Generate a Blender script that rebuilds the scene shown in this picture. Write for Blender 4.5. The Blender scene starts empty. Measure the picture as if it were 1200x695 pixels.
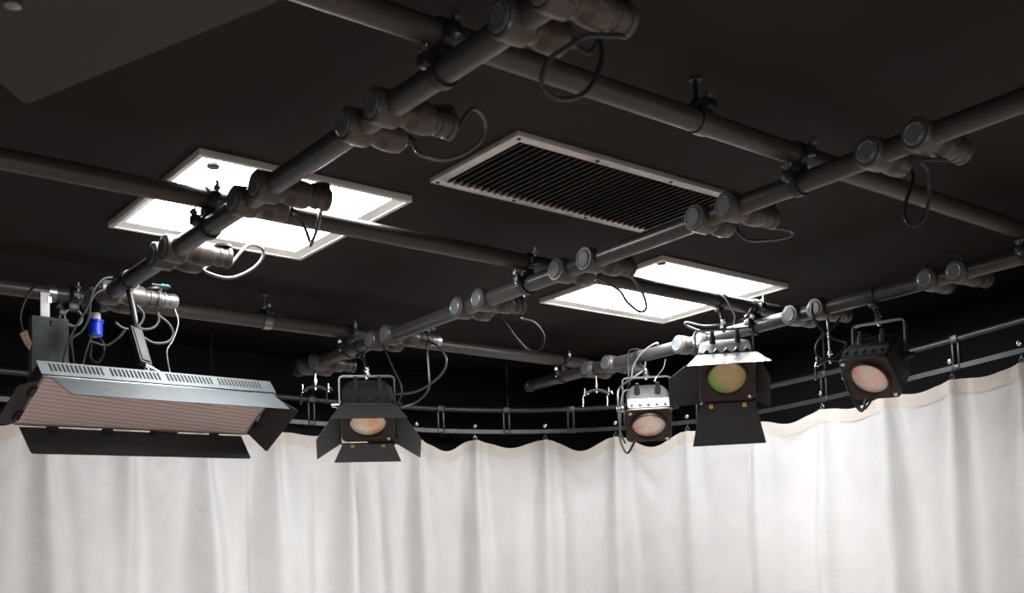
import bpy, bmesh, math, random
from mathutils import Vector, Matrix, Euler
random.seed(7)
C = bpy.context.scene.collection
PI = math.pi
R = math.radians

# ------------------------------------------------------------------ camera
F_PX, PITCH, ROLL, YAW, CX, CY = 1337.355, 0.0872733, -0.0356696, 0.6724012, 599.93, 581.826
CAM = Vector((0, 0, 1.6))
def _g(v):   # camera heading frame -> room grid frame
    e1 = Vector((math.cos(YAW), math.sin(YAW), 0)); e2 = Vector((-math.sin(YAW), math.cos(YAW), 0))
    return Vector((v.dot(e1), v.dot(e2), v.z))
cp, sp, cr, sr = math.cos(PITCH), math.sin(PITCH), math.cos(ROLL), math.sin(ROLL)
_r0, _u0, _f0 = Vector((1, 0, 0)), Vector((0, -sp, cp)), Vector((0, cp, sp))
RIGHT, UP, FWD = _g(cr*_r0 + sr*_u0), _g(-sr*_r0 + cr*_u0), _g(_f0)
def ray(u, v):
    return FWD + RIGHT*((u-CX)/F_PX) - UP*((v-CY)/F_PX)
def pt(u, v, **k):     # point of the room seen at (u, v) on the plane x=, y= or z=
    d = ray(u, v); ax, val = list(k.items())[0]; i = 'xyz'.index(ax)
    return CAM + d*((val-CAM[i])/d[i])
cam = bpy.data.cameras.new('camera'); camo = bpy.data.objects.new('camera', cam); C.objects.link(camo)
m = Matrix((RIGHT, UP, -FWD)).transposed().to_4x4(); m.translation = CAM
camo.matrix_world = m
cam.sensor_width = 36; cam.sensor_fit = 'HORIZONTAL'
cam.lens = F_PX/1200*36
cam.shift_x = -(CX-600)/1200; cam.shift_y = (CY-347.5)/1200
cam.clip_start = .05
bpy.context.scene.camera = camo

# ------------------------------------------------------------------ materials
def mat(name, col, rough=.5, metal=0, spec=.5, noise=0, nscale=30, bump=0, bscale=200, emit=None, estr=0, coat=0, sheen=0):
    M = bpy.data.materials.new(name); M.use_nodes = True
    nt = M.node_tree; b = nt.nodes['Principled BSDF']
    b.inputs['Base Color'].default_value = (*col, 1)
    b.inputs['Roughness'].default_value = rough; b.inputs['Metallic'].default_value = metal
    b.inputs['Specular IOR Level'].default_value = spec
    if coat: b.inputs['Coat Weight'].default_value = coat
    if sheen: b.inputs['Sheen Weight'].default_value = sheen
    tc = nt.nodes.new('ShaderNodeTexCoord')
    if noise:
        n = nt.nodes.new('ShaderNodeTexNoise'); n.inputs['Scale'].default_value = nscale; n.inputs['Detail'].default_value = 5
        nt.links.new(tc.outputs['Object'], n.inputs['Vector'])
        r = nt.nodes.new('ShaderNodeValToRGB')
        r.color_ramp.elements[0].position = .3; r.color_ramp.elements[1].position = .7
        r.color_ramp.elements[0].color = (*[c*(1-noise) for c in col], 1)
        r.color_ramp.elements[1].color = (*[min(1, c*(1+noise)) for c in col], 1)
        nt.links.new(n.outputs['Fac'], r.inputs['Fac']); nt.links.new(r.outputs['Color'], b.inputs['Base Color'])
    if bump:
        n2 = nt.nodes.new('ShaderNodeTexNoise'); n2.inputs['Scale'].default_value = bscale; n2.inputs['Detail'].default_value = 3
        nt.links.new(tc.outputs['Object'], n2.inputs['Vector'])
        bp = nt.nodes.new('ShaderNodeBump'); bp.inputs['Strength'].default_value = bump; bp.inputs['Distance'].default_value = .002
        nt.links.new(n2.outputs['Fac'], bp.inputs['Height']); nt.links.new(bp.outputs['Normal'], b.inputs['Normal'])
    if emit:
        b.inputs['Emission Color'].default_value = (*emit, 1); b.inputs['Emission Strength'].default_value = estr
    return M

M_ceil = mat('ceiling_paint', (.0105, .0073, .0057), .8, noise=.25, nscale=90, bump=.3, bscale=300, spec=.3)
M_wall = mat('black_wall_paint', (.010, .010, .013), .8, noise=.25, nscale=60, spec=.3)
M_edge_shade = mat('ceiling_edge_shade', (.007, .0065, .007), .9, spec=.2)  # falloff of light at the ceiling edge put into the colour
M_floor = mat('studio_floor', (.56, .43, .36), .6, noise=.1, nscale=6)
M_pipe = mat('pipe_paint', (.050, .043, .039), .38, metal=.15, noise=.12, nscale=60)
M_bar = mat('bar_paint', (.052, .050, .048), .33, metal=.35, noise=.1, nscale=80)
M_cap = mat('cap_plastic', (.085, .092, .102), .45, noise=.1, nscale=120)
M_pod = mat('socket_paint', (.075, .066, .060), .34, metal=.3, noise=.08, nscale=40)
M_pod2 = mat('socket_label', (.045, .026, .018), .45)
M_black = mat('black_plastic', (.012, .012, .013), .4)
M_blackm = mat('black_metal', (.02, .02, .021), .38, metal=.3, noise=.15, nscale=60)
M_flap = mat('barn_door_black', (.028, .028, .03), .5, metal=.2, noise=.15, nscale=80, bump=.2, bscale=500)
M_flap2 = mat('barn_door_grey', (.026, .033, .037), .5, metal=.2, noise=.2, nscale=25)
M_flap3 = mat('barn_door_glare', (.05, .05, .052), .26, metal=.35, coat=.4, noise=.04, nscale=80)  # lighter, glossier copy of the black doors; puts glare on the top door
M_house = mat('housing_black', (.016, .015, .015), .6, metal=.0, spec=.3, noise=.15, nscale=40)
M_frontf = mat('front_frame_brown', (.030, .021, .017), .5, noise=.2, nscale=40)
M_silver = mat('silver_rib', (.20, .205, .22), .38, metal=.5, noise=.15, nscale=60)
M_steel = mat('bright_steel', (.75, .74, .72), .2, metal=1)
M_dsteel = mat('dull_steel', (.30, .30, .31), .35, metal=.9, noise=.15, nscale=60)
M_yoke = mat('yoke_steel', (.11, .115, .12), .3, metal=.7)
M_brass = mat('brass_hinge', (.55, .33, .12), .35, metal=.8)
M_cable = mat('black_cable', (.016, .015, .015), .5, spec=.35)
M_gcable = mat('grey_cable', (.05, .048, .046), .32, spec=.8)
M_wire = mat('steel_wire', (.6, .6, .6), .3, metal=.8)
M_blue = mat('blue_plastic', (.005, .035, .55), .35)
M_cyan = mat('cyan_label', (.02, .42, .75), .4)
M_bluet = mat('blue_tape', (.02, .22, .7), .4)
M_white = mat('white_plastic', (.8, .78, .75), .4)
M_alu = mat('vent_aluminium', (.58, .555, .53), .4, metal=.4, noise=.1, nscale=30)
M_slat = mat('vent_slat', (.040, .035, .032), .5)
M_void = mat('vent_dark', (.004, .004, .004), .9)
M_lframe = mat('light_frame', (.74, .72, .68), .4, metal=.3)
M_ldiff = mat('light_diffuser', (.9, .9, .9), .6, emit=(.97, .985, 1), estr=27)
M_grey = mat('ballast_grey', (.055, .065, .068), .5, noise=.2, nscale=40)
M_vent = mat('strip_grey', (.040, .046, .049), .5, metal=.3, noise=.1, nscale=40)
M_tag = mat('brown_tag', (.30, .20, .14), .8, noise=.3, nscale=90)
M_board = mat('panel_olive', (.019, .0185, .0125), .7, noise=.1, nscale=60)
M_track = mat('track_paint', (.05, .052, .055), .35, metal=.4, noise=.15, nscale=50)

def curtain_mat(name, col):
    M = mat(name, col, .85, spec=.15, noise=.035, nscale=7, sheen=.25)
    nt = M.node_tree; b = nt.nodes['Principled BSDF']
    tc = nt.nodes['Texture Coordinate']
    n = nt.nodes.new('ShaderNodeTexNoise'); n.inputs['Scale'].default_value = 6; n.inputs['Detail'].default_value = 9; n.inputs['Distortion'].default_value = 1.1
    n3 = nt.nodes.new('ShaderNodeTexNoise'); n3.inputs['Scale'].default_value = 420
    ad = nt.nodes.new('ShaderNodeMath'); ad.operation = 'MULTIPLY_ADD'; ad.inputs[1].default_value = .12
    nt.links.new(tc.outputs['Object'], n.inputs['Vector']); nt.links.new(tc.outputs['Object'], n3.inputs['Vector'])
    nt.links.new(n3.outputs['Fac'], ad.inputs[0]); nt.links.new(n.outputs['Fac'], ad.inputs[2])
    bp = nt.nodes.new('ShaderNodeBump'); bp.inputs['Strength'].default_value = .45; bp.inputs['Distance'].default_value = .018
    nt.links.new(ad.outputs[0], bp.inputs['Height']); nt.links.new(bp.outputs['Normal'], b.inputs['Normal'])
    return M
M_curt = curtain_mat('curtain_cotton', (.83, .822, .815))
M_hem = curtain_mat('curtain_hem', (.80, .745, .685))

def lens_mat(name, c1, c2, c3, seed):  # colour patches stand in for room reflections in the glass
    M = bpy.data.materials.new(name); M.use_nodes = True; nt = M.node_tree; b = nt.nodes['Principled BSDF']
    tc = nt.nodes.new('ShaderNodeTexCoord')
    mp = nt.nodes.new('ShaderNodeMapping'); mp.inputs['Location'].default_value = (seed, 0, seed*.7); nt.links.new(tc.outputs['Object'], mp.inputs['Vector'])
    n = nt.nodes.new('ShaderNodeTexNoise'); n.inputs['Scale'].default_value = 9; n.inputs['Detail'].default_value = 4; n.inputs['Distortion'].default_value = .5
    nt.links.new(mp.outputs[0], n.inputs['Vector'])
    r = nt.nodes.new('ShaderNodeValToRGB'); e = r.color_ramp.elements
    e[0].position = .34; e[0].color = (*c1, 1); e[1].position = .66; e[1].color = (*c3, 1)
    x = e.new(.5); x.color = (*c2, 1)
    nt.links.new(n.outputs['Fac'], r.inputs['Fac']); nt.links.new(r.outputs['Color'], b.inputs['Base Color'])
    nt.links.new(r.outputs['Color'], b.inputs['Emission Color']); b.inputs['Emission Strength'].default_value = .16  # faint glow added to brighten the lens; the lamp itself is off
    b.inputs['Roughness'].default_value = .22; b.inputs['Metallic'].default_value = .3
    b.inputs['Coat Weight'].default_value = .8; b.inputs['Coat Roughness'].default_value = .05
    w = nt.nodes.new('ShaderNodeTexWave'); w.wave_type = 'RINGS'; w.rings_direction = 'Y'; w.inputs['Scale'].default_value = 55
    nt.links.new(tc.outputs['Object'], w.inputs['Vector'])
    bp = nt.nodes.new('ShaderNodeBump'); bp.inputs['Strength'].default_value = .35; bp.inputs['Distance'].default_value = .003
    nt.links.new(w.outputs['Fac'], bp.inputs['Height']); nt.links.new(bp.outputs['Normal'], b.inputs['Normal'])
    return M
M_lens = [lens_mat('lens_amber_reflections', (.80, .33, .16), (.82, .60, .42), (.80, .74, .64), 1.3),
          lens_mat('lens_pale_reflections', (.86, .30, .18), (.80, .70, .62), (.84, .79, .73), 5.3),
          lens_mat('lens_olive_reflections', (.20, .40, .10), (.44, .31, .15), (.52, .42, .24), 2.9),
          lens_mat('lens_rosy_reflections', (.85, .36, .24), (.80, .62, .54), (.82, .76, .72), 7.7)]

# louvre of the big softlight: grid of pale dots on pinkish grey
M_louv = bpy.data.materials.new('louvre_grid'); M_louv.use_nodes = True
nt = M_louv.node_tree; b = nt.nodes['Principled BSDF']
tc = nt.nodes.new('ShaderNodeTexCoord')
vo = nt.nodes.new('ShaderNodeTexVoronoi'); vo.inputs['Scale'].default_value = 125; vo.inputs['Randomness'].default_value = 0
vo.voronoi_dimensions = '2D'
mp = nt.nodes.new('ShaderNodeMapping'); mp.inputs['Rotation'].default_value = (R(90), 0, 0)
nt.links.new(tc.outputs['Object'], mp.inputs['Vector']); nt.links.new(mp.outputs[0], vo.inputs['Vector'])
rp = nt.nodes.new('ShaderNodeValToRGB'); rp.color_ramp.elements[0].position = .18; rp.color_ramp.elements[1].position = .38
rp.color_ramp.elements[0].color = (.92, .82, .80, 1); rp.color_ramp.elements[1].color = (.56, .45, .43, 1)
nt.links.new(vo.outputs['Distance'], rp.inputs['Fac']); nt.links.new(rp.outputs['Color'], b.inputs['Base Color'])
b.inputs['Roughness'].default_value = .45
bp = nt.nodes.new('ShaderNodeBump'); bp.inputs['Strength'].default_value = .6; bp.inputs['Distance'].default_value = .004; bp.invert = True
nt.links.new(vo.outputs['Distance'], bp.inputs['Height']); nt.links.new(bp.outputs['Normal'], b.inputs['Normal'])

# ------------------------------------------------------------------ mesh helpers
class MB:
    def __init__(s): s.v = []; s.f = []
    def add(s, vs, fs, M=None):
        o = len(s.v)
        s.v += [tuple(M @ Vector(v)) if M else tuple(v) for v in vs]
        s.f += [[i+o for i in f] for f in fs]
        return s
    def box(s, c, size, M=None, bev=0):
        bm = bmesh.new(); bmesh.ops.create_cube(bm, size=1)
        for v in bm.verts: v.co = Vector((v.co.x*size[0]+c[0], v.co.y*size[1]+c[1], v.co.z*size[2]+c[2]))
        if bev: bmesh.ops.bevel(bm, geom=bm.edges[:], offset=bev, segments=2, affect='EDGES', profile=.5)
        bm.verts.index_update()
        s.add([v.co[:] for v in bm.verts], [[v.index for v in f.verts] for f in bm.faces], M); bm.free(); return s
    def lathe(s, prof, M=None, n=32, caps=True):      # prof: (x, r) along the local X axis
        vs, fs = [], []
        k = len(prof)
        for x, r in prof:
            for j in range(n):
                a = 2*PI*j/n; vs.append((x, r*math.cos(a), r*math.sin(a)))
        for i in range(k-1):
            for j in range(n):
                fs.append([i*n+j, i*n+(j+1) % n, (i+1)*n+(j+1) % n, (i+1)*n+j])
        if caps and prof[0][1] > 1e-6: fs.append([j for j in range(n)][::-1])
        if caps and prof[-1][1] > 1e-6: fs.append([(k-1)*n+j for j in range(n)])
        return s.add(vs, fs, M)
    def cyl(s, p0, p1, r, n=20, r2=None):
        p0, p1 = Vector(p0), Vector(p1); d = p1-p0
        q = Vector((1, 0, 0)).rotation_difference(d)
        return s.lathe([(0, r), (d.length, r if r2 is None else r2)], Matrix.Translation(p0) @ q.to_matrix().to_4x4(), n)
    def sphere(s, c, r, n=14):
        return s.lathe([(-r*math.cos(PI*i/n), max(1e-7, r*math.sin(PI*i/n))) for i in range(n+1)], Matrix.Translation(Vector(c)), n)
    def path(s, pts, r, n=10, smooth=True, sub=6, closed=False):
        P = [Vector(p) for p in pts]
        if smooth and len(P) > 2:
            Q = []; L = len(P)
            rng = range(L) if closed else range(L-1)
            for i in rng:
                p0 = P[(i-1) % L] if closed or i > 0 else P[0]*2-P[1]
                p1 = P[i]; p2 = P[(i+1) % L]
                p3 = P[(i+2) % L] if closed or i+2 < L else P[-1]*2-P[-2]
                for t in range(sub):
                    u = t/sub
                    Q.append(.5*((2*p1)+(p2-p0)*u+(2*p0-5*p1+4*p2-p3)*u*u+(3*p1-p0-3*p2+p3)*u**3))
            if not closed: Q.append(P[-1])
            P = Q
        L = len(P); vs = []; fs = []; up = None
        for i in range(L):
            if closed: t = P[(i+1) % L]-P[i-1]
            else: t = P[min(i+1, L-1)]-P[max(i-1, 0)]
            t.normalize()
            if up is None: up = t.orthogonal()
            up = (up-t*up.dot(t)).normalized(); w = t.cross(up)
            for j in range(n):
                a = 2*PI*j/n; vs.append(P[i]+(up*math.cos(a)+w*math.sin(a))*r)
        for i in range(L if closed else L-1):
            for j in range(n):
                a, b2 = i*n, ((i+1) % L)*n
                fs.append([a+j, a+(j+1) % n, b2+(j+1) % n, b2+j])
        if not closed:
            fs.append(list(range(n))[::-1]); fs.append([(L-1)*n+j for j in range(n)])
        return s.add(vs, fs)
    def plate(s, poly, th, M=None):        # polygon in the local XZ plane, thickness along Y (0..th)
        n = len(poly)
        vs = [(x, 0, z) for x, z in poly]+[(x, th, z) for x, z in poly]
        fs = [list(range(n)), list(range(n, 2*n))[::-1]]+[[i, i+n, (i+1) % n+n, (i+1) % n] for i in range(n)]
        return s.add(vs, fs, M)
    def ring_arc(s, axis, c, r0, r1, w, a0=0, a1=2*PI, n=28):   # band round a pipe along axis 'x' or 'y'
        full = abs(a1-a0-2*PI) < 1e-4; vs, fs = [], []
        for i in range(n+1):
            a = a0+(a1-a0)*i/n
            for h, r in ((-w/2, r0), (-w/2, r1), (w/2, r1), (w/2, r0)):
                A, B = r*math.cos(a), r*math.sin(a)
                vs.append((c[0]+h, c[1]+A, c[2]+B) if axis == 'x' else (c[0]+A, c[1]+h, c[2]+B))
        for i in range(n):
            for j in range(4):
                fs.append([i*4+j, i*4+(j+1) % 4, (i+1)*4+(j+1) % 4, (i+1)*4+j])
        if not full: fs += [[0, 1, 2, 3], [n*4+3, n*4+2, n*4+1, n*4]]
        return s.add(vs, fs)
    def build(s, name, material, parent=None, loc=None, sharp=35):
        me = bpy.data.meshes.new(name); me.from_pydata([tuple(v) for v in s.v], [], s.f)
        bm = bmesh.new(); bm.from_mesh(me); bmesh.ops.recalc_face_normals(bm, faces=bm.faces); bm.to_mesh(me); bm.free()
        me.materials.append(material)
        for p in me.polygons: p.use_smooth = True
        me.set_sharp_from_angle(angle=R(sharp))
        o = bpy.data.objects.new(name, me); C.objects.link(o)
        if parent: o.parent = parent
        if loc is not None: o.location = loc
        return o

def thing(name, label, cat, loc=(0, 0, 0), rot=(0, 0, 0), group=None):
    o = bpy.data.objects.new(name, None); C.objects.link(o); o.empty_display_size = .05
    o.location = loc; o.rotation_euler = rot; o['label'] = label; o['category'] = cat
    if group: o['group'] = group
    return o
def tag(o, label, cat, group=None, kind=None):
    o['label'] = label; o['category'] = cat
    if group: o['group'] = group
    if kind: o['kind'] = kind
    return o
def struct(name, mb, m, label=None):
    o = mb.build(name, m); o['kind'] = 'structure'
    if label: o['label'] = label
    return o
def dup(src, parent, loc=None):
    c = src.copy(); C.objects.link(c); c.parent = parent
    if loc is not None: c.location = loc
    for ch in list(src.children):
        dup(ch, c)
    return c
def rel(root, pts):
    inv = (Matrix.Translation(root.location) @ root.rotation_euler.to_matrix().to_4x4()).inverted()
    return [inv @ Vector(p) for p in pts]

# ------------------------------------------------------------------ levels
ZP, ZB, ZC = 2.60, 2.53, 2.70      # cross pipes, lighting bars, ceiling
RP = .0245                         # pipe radius
XB = (1.14, 2.147, 3.20)           # lighting bars run along Y
YP = (1.587, 2.588, 3.637)         # cross pipes run along X
X0, X1, Y0, Y1 = -2.6, 4.28, -2.8, 4.5
VENT = (1.665, 2.47, 2.02, 2.39)
L1 = (1.09, 1.70, 2.525, 3.165)
L2 = (2.694, 3.35, 2.546, 3.18)

# ------------------------------------------------------------------ room shell
struct('floor', MB().box(((X0+X1)/2, (Y0+Y1)/2, -.05), (X1-X0, Y1-Y0, .1)), M_floor)
struct('ceiling', MB().box(((X0+X1)/2, (Y0+Y1)/2, ZC+.05), (X1-X0, Y1-Y0, .1)), M_ceil)
struct('wall_back', MB().box(((X0+X1)/2, Y1+.05, 1.35), (X1-X0+.2, .1, 2.7)), M_wall)
struct('wall_right', MB().box((X1+.05, (Y0+Y1)/2, 1.35), (.1, Y1-Y0, 2.7)), M_wall)
struct('wall_left', MB().box((X0-.05, (Y0+Y1)/2, 1.35), (.1, Y1-Y0, 2.7)), M_wall)
struct('wall_front', MB().box(((X0+X1)/2, Y0-.05, 1.35), (X1-X0+.2, .1, 2.7)), M_wall)
struct('shade_strip_1', MB().box(((X0+X1)/2, 4.26, ZC-.006), (X1-X0, .48, .012)), M_edge_shade)  # added dark strips standing in for shade on the ceiling near the walls
struct('shade_strip_2', MB().box((4.04, 1.0, ZC-.006), (.48, 6.0, .012)), M_edge_shade)

# ------------------------------------------------------------------ ceiling light panels
def frame_rect(x0, x1, y0, y1, w, z0, z1):
    mb = MB()
    for a in ((x0, x1, y0, y0+w), (x0, x1, y1-w, y1), (x0, x0+w, y0+w, y1-w), (x1-w, x1, y0+w, y1-w)):
        mb.box(((a[0]+a[1])/2, (a[2]+a[3])/2, (z0+z1)/2), (a[1]-a[0], a[3]-a[2], z1-z0), bev=.002)
    return mb
def light_panel(rect, label, dot):
    x0, x1, y0, y1 = rect; cx, cy = (x0+x1)/2, (y0+y1)/2; w, h = (x1-x0)/2, (y1-y0)/2
    t = thing('ceiling_light', label, 'ceiling light', (cx, cy, ZC), group='lit square ceiling light panels')
    frame_rect(-w, w, -h, h, .014, -.018, 0).build('outer_frame', M_lframe, t)
    # inner sloping reveal
    a, bq = .014, .040
    vs, fs = [], []
    for k, (zz, ins) in enumerate(((-.016, a), (-.004, bq))):
        vs += [(-w+ins, -h+ins, zz), (w-ins, -h+ins, zz), (w-ins, h-ins, zz), (-w+ins, h-ins, zz)]
    for j in range(4): fs.append([j, (j+1) % 4, 4+(j+1) % 4, 4+j])
    MB().add(vs, fs).build('inner_frame', M_lframe, t)
    MB().box((0, 0, -.003), (2*w-2*bq+.004, 2*h-2*bq+.004, .003)).build('diffuser', M_ldiff, t)
    mb = MB().lathe([(-.016, .001), (-.016, .014), (-.013, .017), (-.004, .017)], Matrix.Translation((dot[0]-cx, dot[1]-cy, 0)) @ Matrix.Rotation(-PI/2, 4, 'Y').inverted().inverted())
    # lathe runs along X: turn it so the disc faces down
    mb = MB().lathe([(0, .014), (.003, .017), (.012, .017)], Matrix.Translation((dot[0]-cx, dot[1]-cy, -.016)) @ Matrix.Rotation(-PI/2, 4, 'Y'))
    mb.build('sensor', M_black, t)
    return t
light_panel(L1, 'lit white square ceiling light crossed by the left lighting bar', pt(250, 197, z=ZC-.016))
light_panel(L2, 'lit white square ceiling light between the middle and right lighting bars', pt(775, 310, z=ZC-.016))

# ------------------------------------------------------------------ ceiling vent
x0, x1, y0, y1 = VENT; cx, cy, w, h = (x0+x1)/2, (y0+y1)/2, (x1-x0)/2, (y1-y0)/2
t = thing('ceiling_vent', 'long dark louvred ceiling vent grille in a pale metal frame', 'vent', (cx, cy, ZC))
fr = frame_rect(-w, w, -h, h, .030, -.014, 0).build('frame', M_alu, t)
for sx in (-w+.015, -w*.33, w*.33, w-.015):
    for sy in (-h+.015, h-.015):
        MB().lathe([(0, .003), (.002, .006), (.004, .006)], Matrix.Translation((sx, sy, -.017)) @ Matrix.Rotation(-PI/2, 4, 'Y'), 12).build('screw', M_black, fr)
MB().box((0, 0, -.001), (2*w-.05, 2*h-.05, .002)).build('backing', M_void, t)
mb = MB(); n = 34
for i in range(n):
    xx = -w+.03+(2*w-.06)*(i+.5)/n
    mb.box((0, 0, 0), (.0022, 2*h-.056, .015), Matrix.Translation((xx, 0, -.0095)) @ Matrix.Rotation(R(28), 4, 'Y'))
mb.build('slats', M_slat, t)

# ------------------------------------------------------------------ cross pipes (upper tier)
def cross_pipe(y, xa, xb, label):
    t = thing('ceiling_pipe', label, 'pipe', (xa, y, ZP), group='upper pipes hung under the ceiling')
    MB().lathe([(0, RP-.003), (0, RP), (xb-xa, RP), (xb-xa, RP-.003)], n=40).build('tube', M_pipe, t)
    MB().lathe([(-.004, RP*.7), (-.004, RP*1.02), (.012, RP*1.02)]).build('end_cap', M_black, t)
    MB().lathe([(xb-xa-.012, RP*1.02), (xb-xa+.004, RP*1.02), (xb-xa+.004, RP*.7)]).build('end_cap', M_black, t)
    return t
cross_pipe(YP[0], -1.2, 3.75, 'nearest dark ceiling pipe, passing from top centre to right edge above the vent')
cross_pipe(YP[1], -1.2, 3.33, 'dark ceiling pipe passing in front of both lit ceiling lights')
cross_pipe(YP[2], -1.2, 3.34, 'farthest dark ceiling pipe, nearest the curtain and behind the hanging softlight')

# pipe hangers
def hanger(x, y, label, steel=False):
    t = thing('pipe_hanger', label, 'pipe hanger', (x, y, ZP), group='saddle hangers on ceiling pipes')
    mb = MB().ring_arc('x', (0, 0, 0), RP-.0005, RP+.003, .03, R(20), R(160+180), 28)
    mb.ring_arc('x', (0, 0, 0), RP-.0005, RP+.003, .03, 0, 2*PI)
    mb.build('strap', M_dsteel if steel else M_pod, t)
    MB().box((0, .005, RP+.012), (.036, .075, .012), bev=.003).box((0, -.03, RP+.004), (.03, .02, .02), bev=.003).build('saddle', M_blackm, t)
    MB().cyl((0, -.028, RP+.012), (0, -.028, RP+.036), .005).cyl((0, -.028, RP+.022), (0, -.028, RP+.030), .010, 6).build('bolt', M_dsteel, t)
    MB().cyl((0, .008, RP+.012), (0, .008, ZC-ZP), .005).cyl((0, .008, RP+.018), (0, .008, RP+.028), .011, 6).cyl((0, .008, ZC-ZP-.004), (0, .008, ZC-ZP), .014).build('rod', M_dsteel if steel else M_blackm, t)
hanger(pt(820, 135, y=YP[0]).x, YP[0], 'black saddle hanger on the nearest ceiling pipe, right of the vent')
hanger(pt(312, 376, y=YP[2]).x, YP[2], 'small hanger on the farthest ceiling pipe, above the hanging softlight', True)

# ------------------------------------------------------------------ lighting bars with sockets
# canonical socket bodies: bar axis along Y, body along +X
def socket_body(parent, kind):
    """kind 'outlet' or 'gland'"""
    prof = [(-.036, .0265), (-.036, .031), (-.032, .0345), (-.006, .036), (.017, .035), (.027, .0275), (.038, .0265),
            (.048, .029), (.058, .0315), (.082, .0322), (.095, .030), (.100, .025)]
    nm = 'outlet_housing' if kind == 'outlet' else 'gland_housing'
    o = MB().lathe(prof, n=40).build(nm, M_pod, parent, sharp=28)
    MB().lathe([(-.0395, .001), (-.0395, .0235), (-.038, .0255), (-.034, .0262)], n=36).build('end_cap', M_cap, o)
    MB().lathe([(-.0402, .0195), (-.0408, .0205), (-.0402, .0215)], n=36, caps=False).build('cap_ring', M_dsteel, o)
    MB().lathe([(.037, .0268), (.038, .0272), (.048, .0297), (.057, .0319), (.058, .0315)], n=40).build('label_band', M_pod2, o)
    if kind == 'outlet':
        MB().lathe([(.098, .024), (.112, .0245), (.114, .027), (.122, .027), (.124, .0245), (.136, .0245), (.138, .0275), (.148, .0275), (.148, .021), (.130, .020)], n=36).build('socket_ring', M_pod, o, sharp=28)
        f = MB().plate([(.0265*math.cos(2*PI*i/24), .0265*math.sin(2*PI*i/24)) for i in range(24)], .006,
                       Matrix.Translation((.150, 0, .028)) @ Matrix.Rotation(R(-8), 4, 'Y') @ Matrix.Rotation(PI/2, 4, 'X') @ Matrix.Translation((-.024, 0, 0)))
        f.box((.144, 0, .028), (.016, .026, .008), bev=.002)
        f.build('flap', M_black, o)
    else:
        MB().lathe([(.098, .011), (.106, .011), (.106, .013), (.114, .013), (.116, .009), (.130, .0065)], n=24).build('cable_gland', M_black, o)
    return o
proto = thing('prototype', 'x', 'x')
P_out = socket_body(proto, 'outlet'); P_gl = socket_body(proto, 'gland')

# loops of cable per pair; the last entry draws the loop as seen on each bar
def light_bar(x, ya, yb, pairs, label, loops):
    t = thing('lighting_bar', label, 'lighting bar', (x, yb, ZB), group='lower lighting bars with sockets')
    mb = MB().lathe([(0, RP-.004), (0, RP), (yb-ya, RP), (yb-ya, RP-.004)], Matrix.Rotation(-PI/2, 4, 'Z'), 44)
    mb.build('tube', M_bar, t)
    MB().lathe([(-.010, RP*.5), (-.012, RP*1.15), (.012, RP*1.2), (.014, RP)], Matrix.Rotation(-PI/2, 4, 'Z'), 36).build('end_cap', M_bar, t)
    for g, s in pairs:
        if g: dup(P_gl, t, (0, g-yb, 0))
        if s: dup(P_out, t, (0, s-yb, 0))
    for pts in loops:
        MB().path(rel(t, pts), .0042, 10).build('cable_loop', M_gcable if len(pts) % 2 else M_cable, t)
    return t

def loop(x, g, s, uv, end=True):
    """gland at y=g, outlet at y=s; uv: image track of the loop laid on the plane through the pair"""
    pts = [Vector((x+.125, g, ZB))]
    n = len(uv)
    for i, (u, v) in enumerate(uv):
        f = (i+1)/(n+1)
        pts.append(pt(u, v, y=g+(s-g)*f))
    if not end: return pts+[Vector((x+.085, s, ZB-.031))]
    pts.append(Vector((x+.146, s, ZB-.024))); pts.append(Vector((x+.136, s, ZB-.014)))
    return pts
xa, xb_, xc = XB
pA = [(3.385, 3.29), (2.876, 2.798), (2.379, 2.266), (1.873, 1.769), (1.375, 1.270)]
loopsA = [loop(xa, 2.876, 2.798, [(240, 318), (268, 326), (293, 317), (307, 303), (307, 291), (290, 288)]),
          loop(xa, 2.379, 2.266, [(340, 252), (355, 263), (363, 283), (364, 287), (371, 270), (376, 248)]),
          loop(xa, 1.873, 1.769, [(493, 181), (520, 187), (548, 178), (566, 160), (568, 140), (552, 128)]),
          loop(xa, 1.375, 1.270, [(690, 62), (703, 48), (704, 75), (686, 108), (655, 116), (635, 98), (642, 72), (665, 55), (690, 42)])]
bar_left = light_bar(xa, -.95, 3.45, pA, 'left lighting bar, passing in front of the left ceiling light', loopsA)
pB = [(3.955, 3.86), (3.439, 3.338), (2.909, 2.795), (2.416, 2.295), (1.883, 1.782), (1.379, 1.264)]
loopsB = [loop(xb_, 2.909, 2.795, [(592, 378), (604, 395), (620, 411), (634, 408), (637, 393), (626, 378), (610, 373)]),
          loop(xb_, 2.416, 2.295, [(725, 340), (735, 354), (749, 365), (757, 362), (755, 348), (745, 331)]),
          loop(xb_, 1.883, 1.782, [(870, 277), (880, 282), (905, 281), (925, 277), (928, 271), (915, 268)]),
          loop(xb_, 1.379, 1.264, [(1070, 210), (1061, 240), (1062, 258), (1070, 265), (1082, 258), (1089, 230), (1088, 200), (1080, 188)], False)]
bar_mid = light_bar(xb_, -.95, 4.03, pB, 'middle lighting bar running from the spotlight with amber lens reflections up past the vent', loopsB)
pC = [(3.458, 3.334), (2.934, 2.83), (2.411, 2.307), (1.893, 1.794), (1.39, 1.28)]
loopsC = []
bar_right = light_bar(xc, .15, 3.86, pC, 'right lighting bar, the one carrying the spotlights with pale and rosy lens reflections', loopsC)
def rm(o):
    for ch in list(o.children): rm(ch)
    bpy.data.objects.remove(o)
rm(proto)

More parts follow.
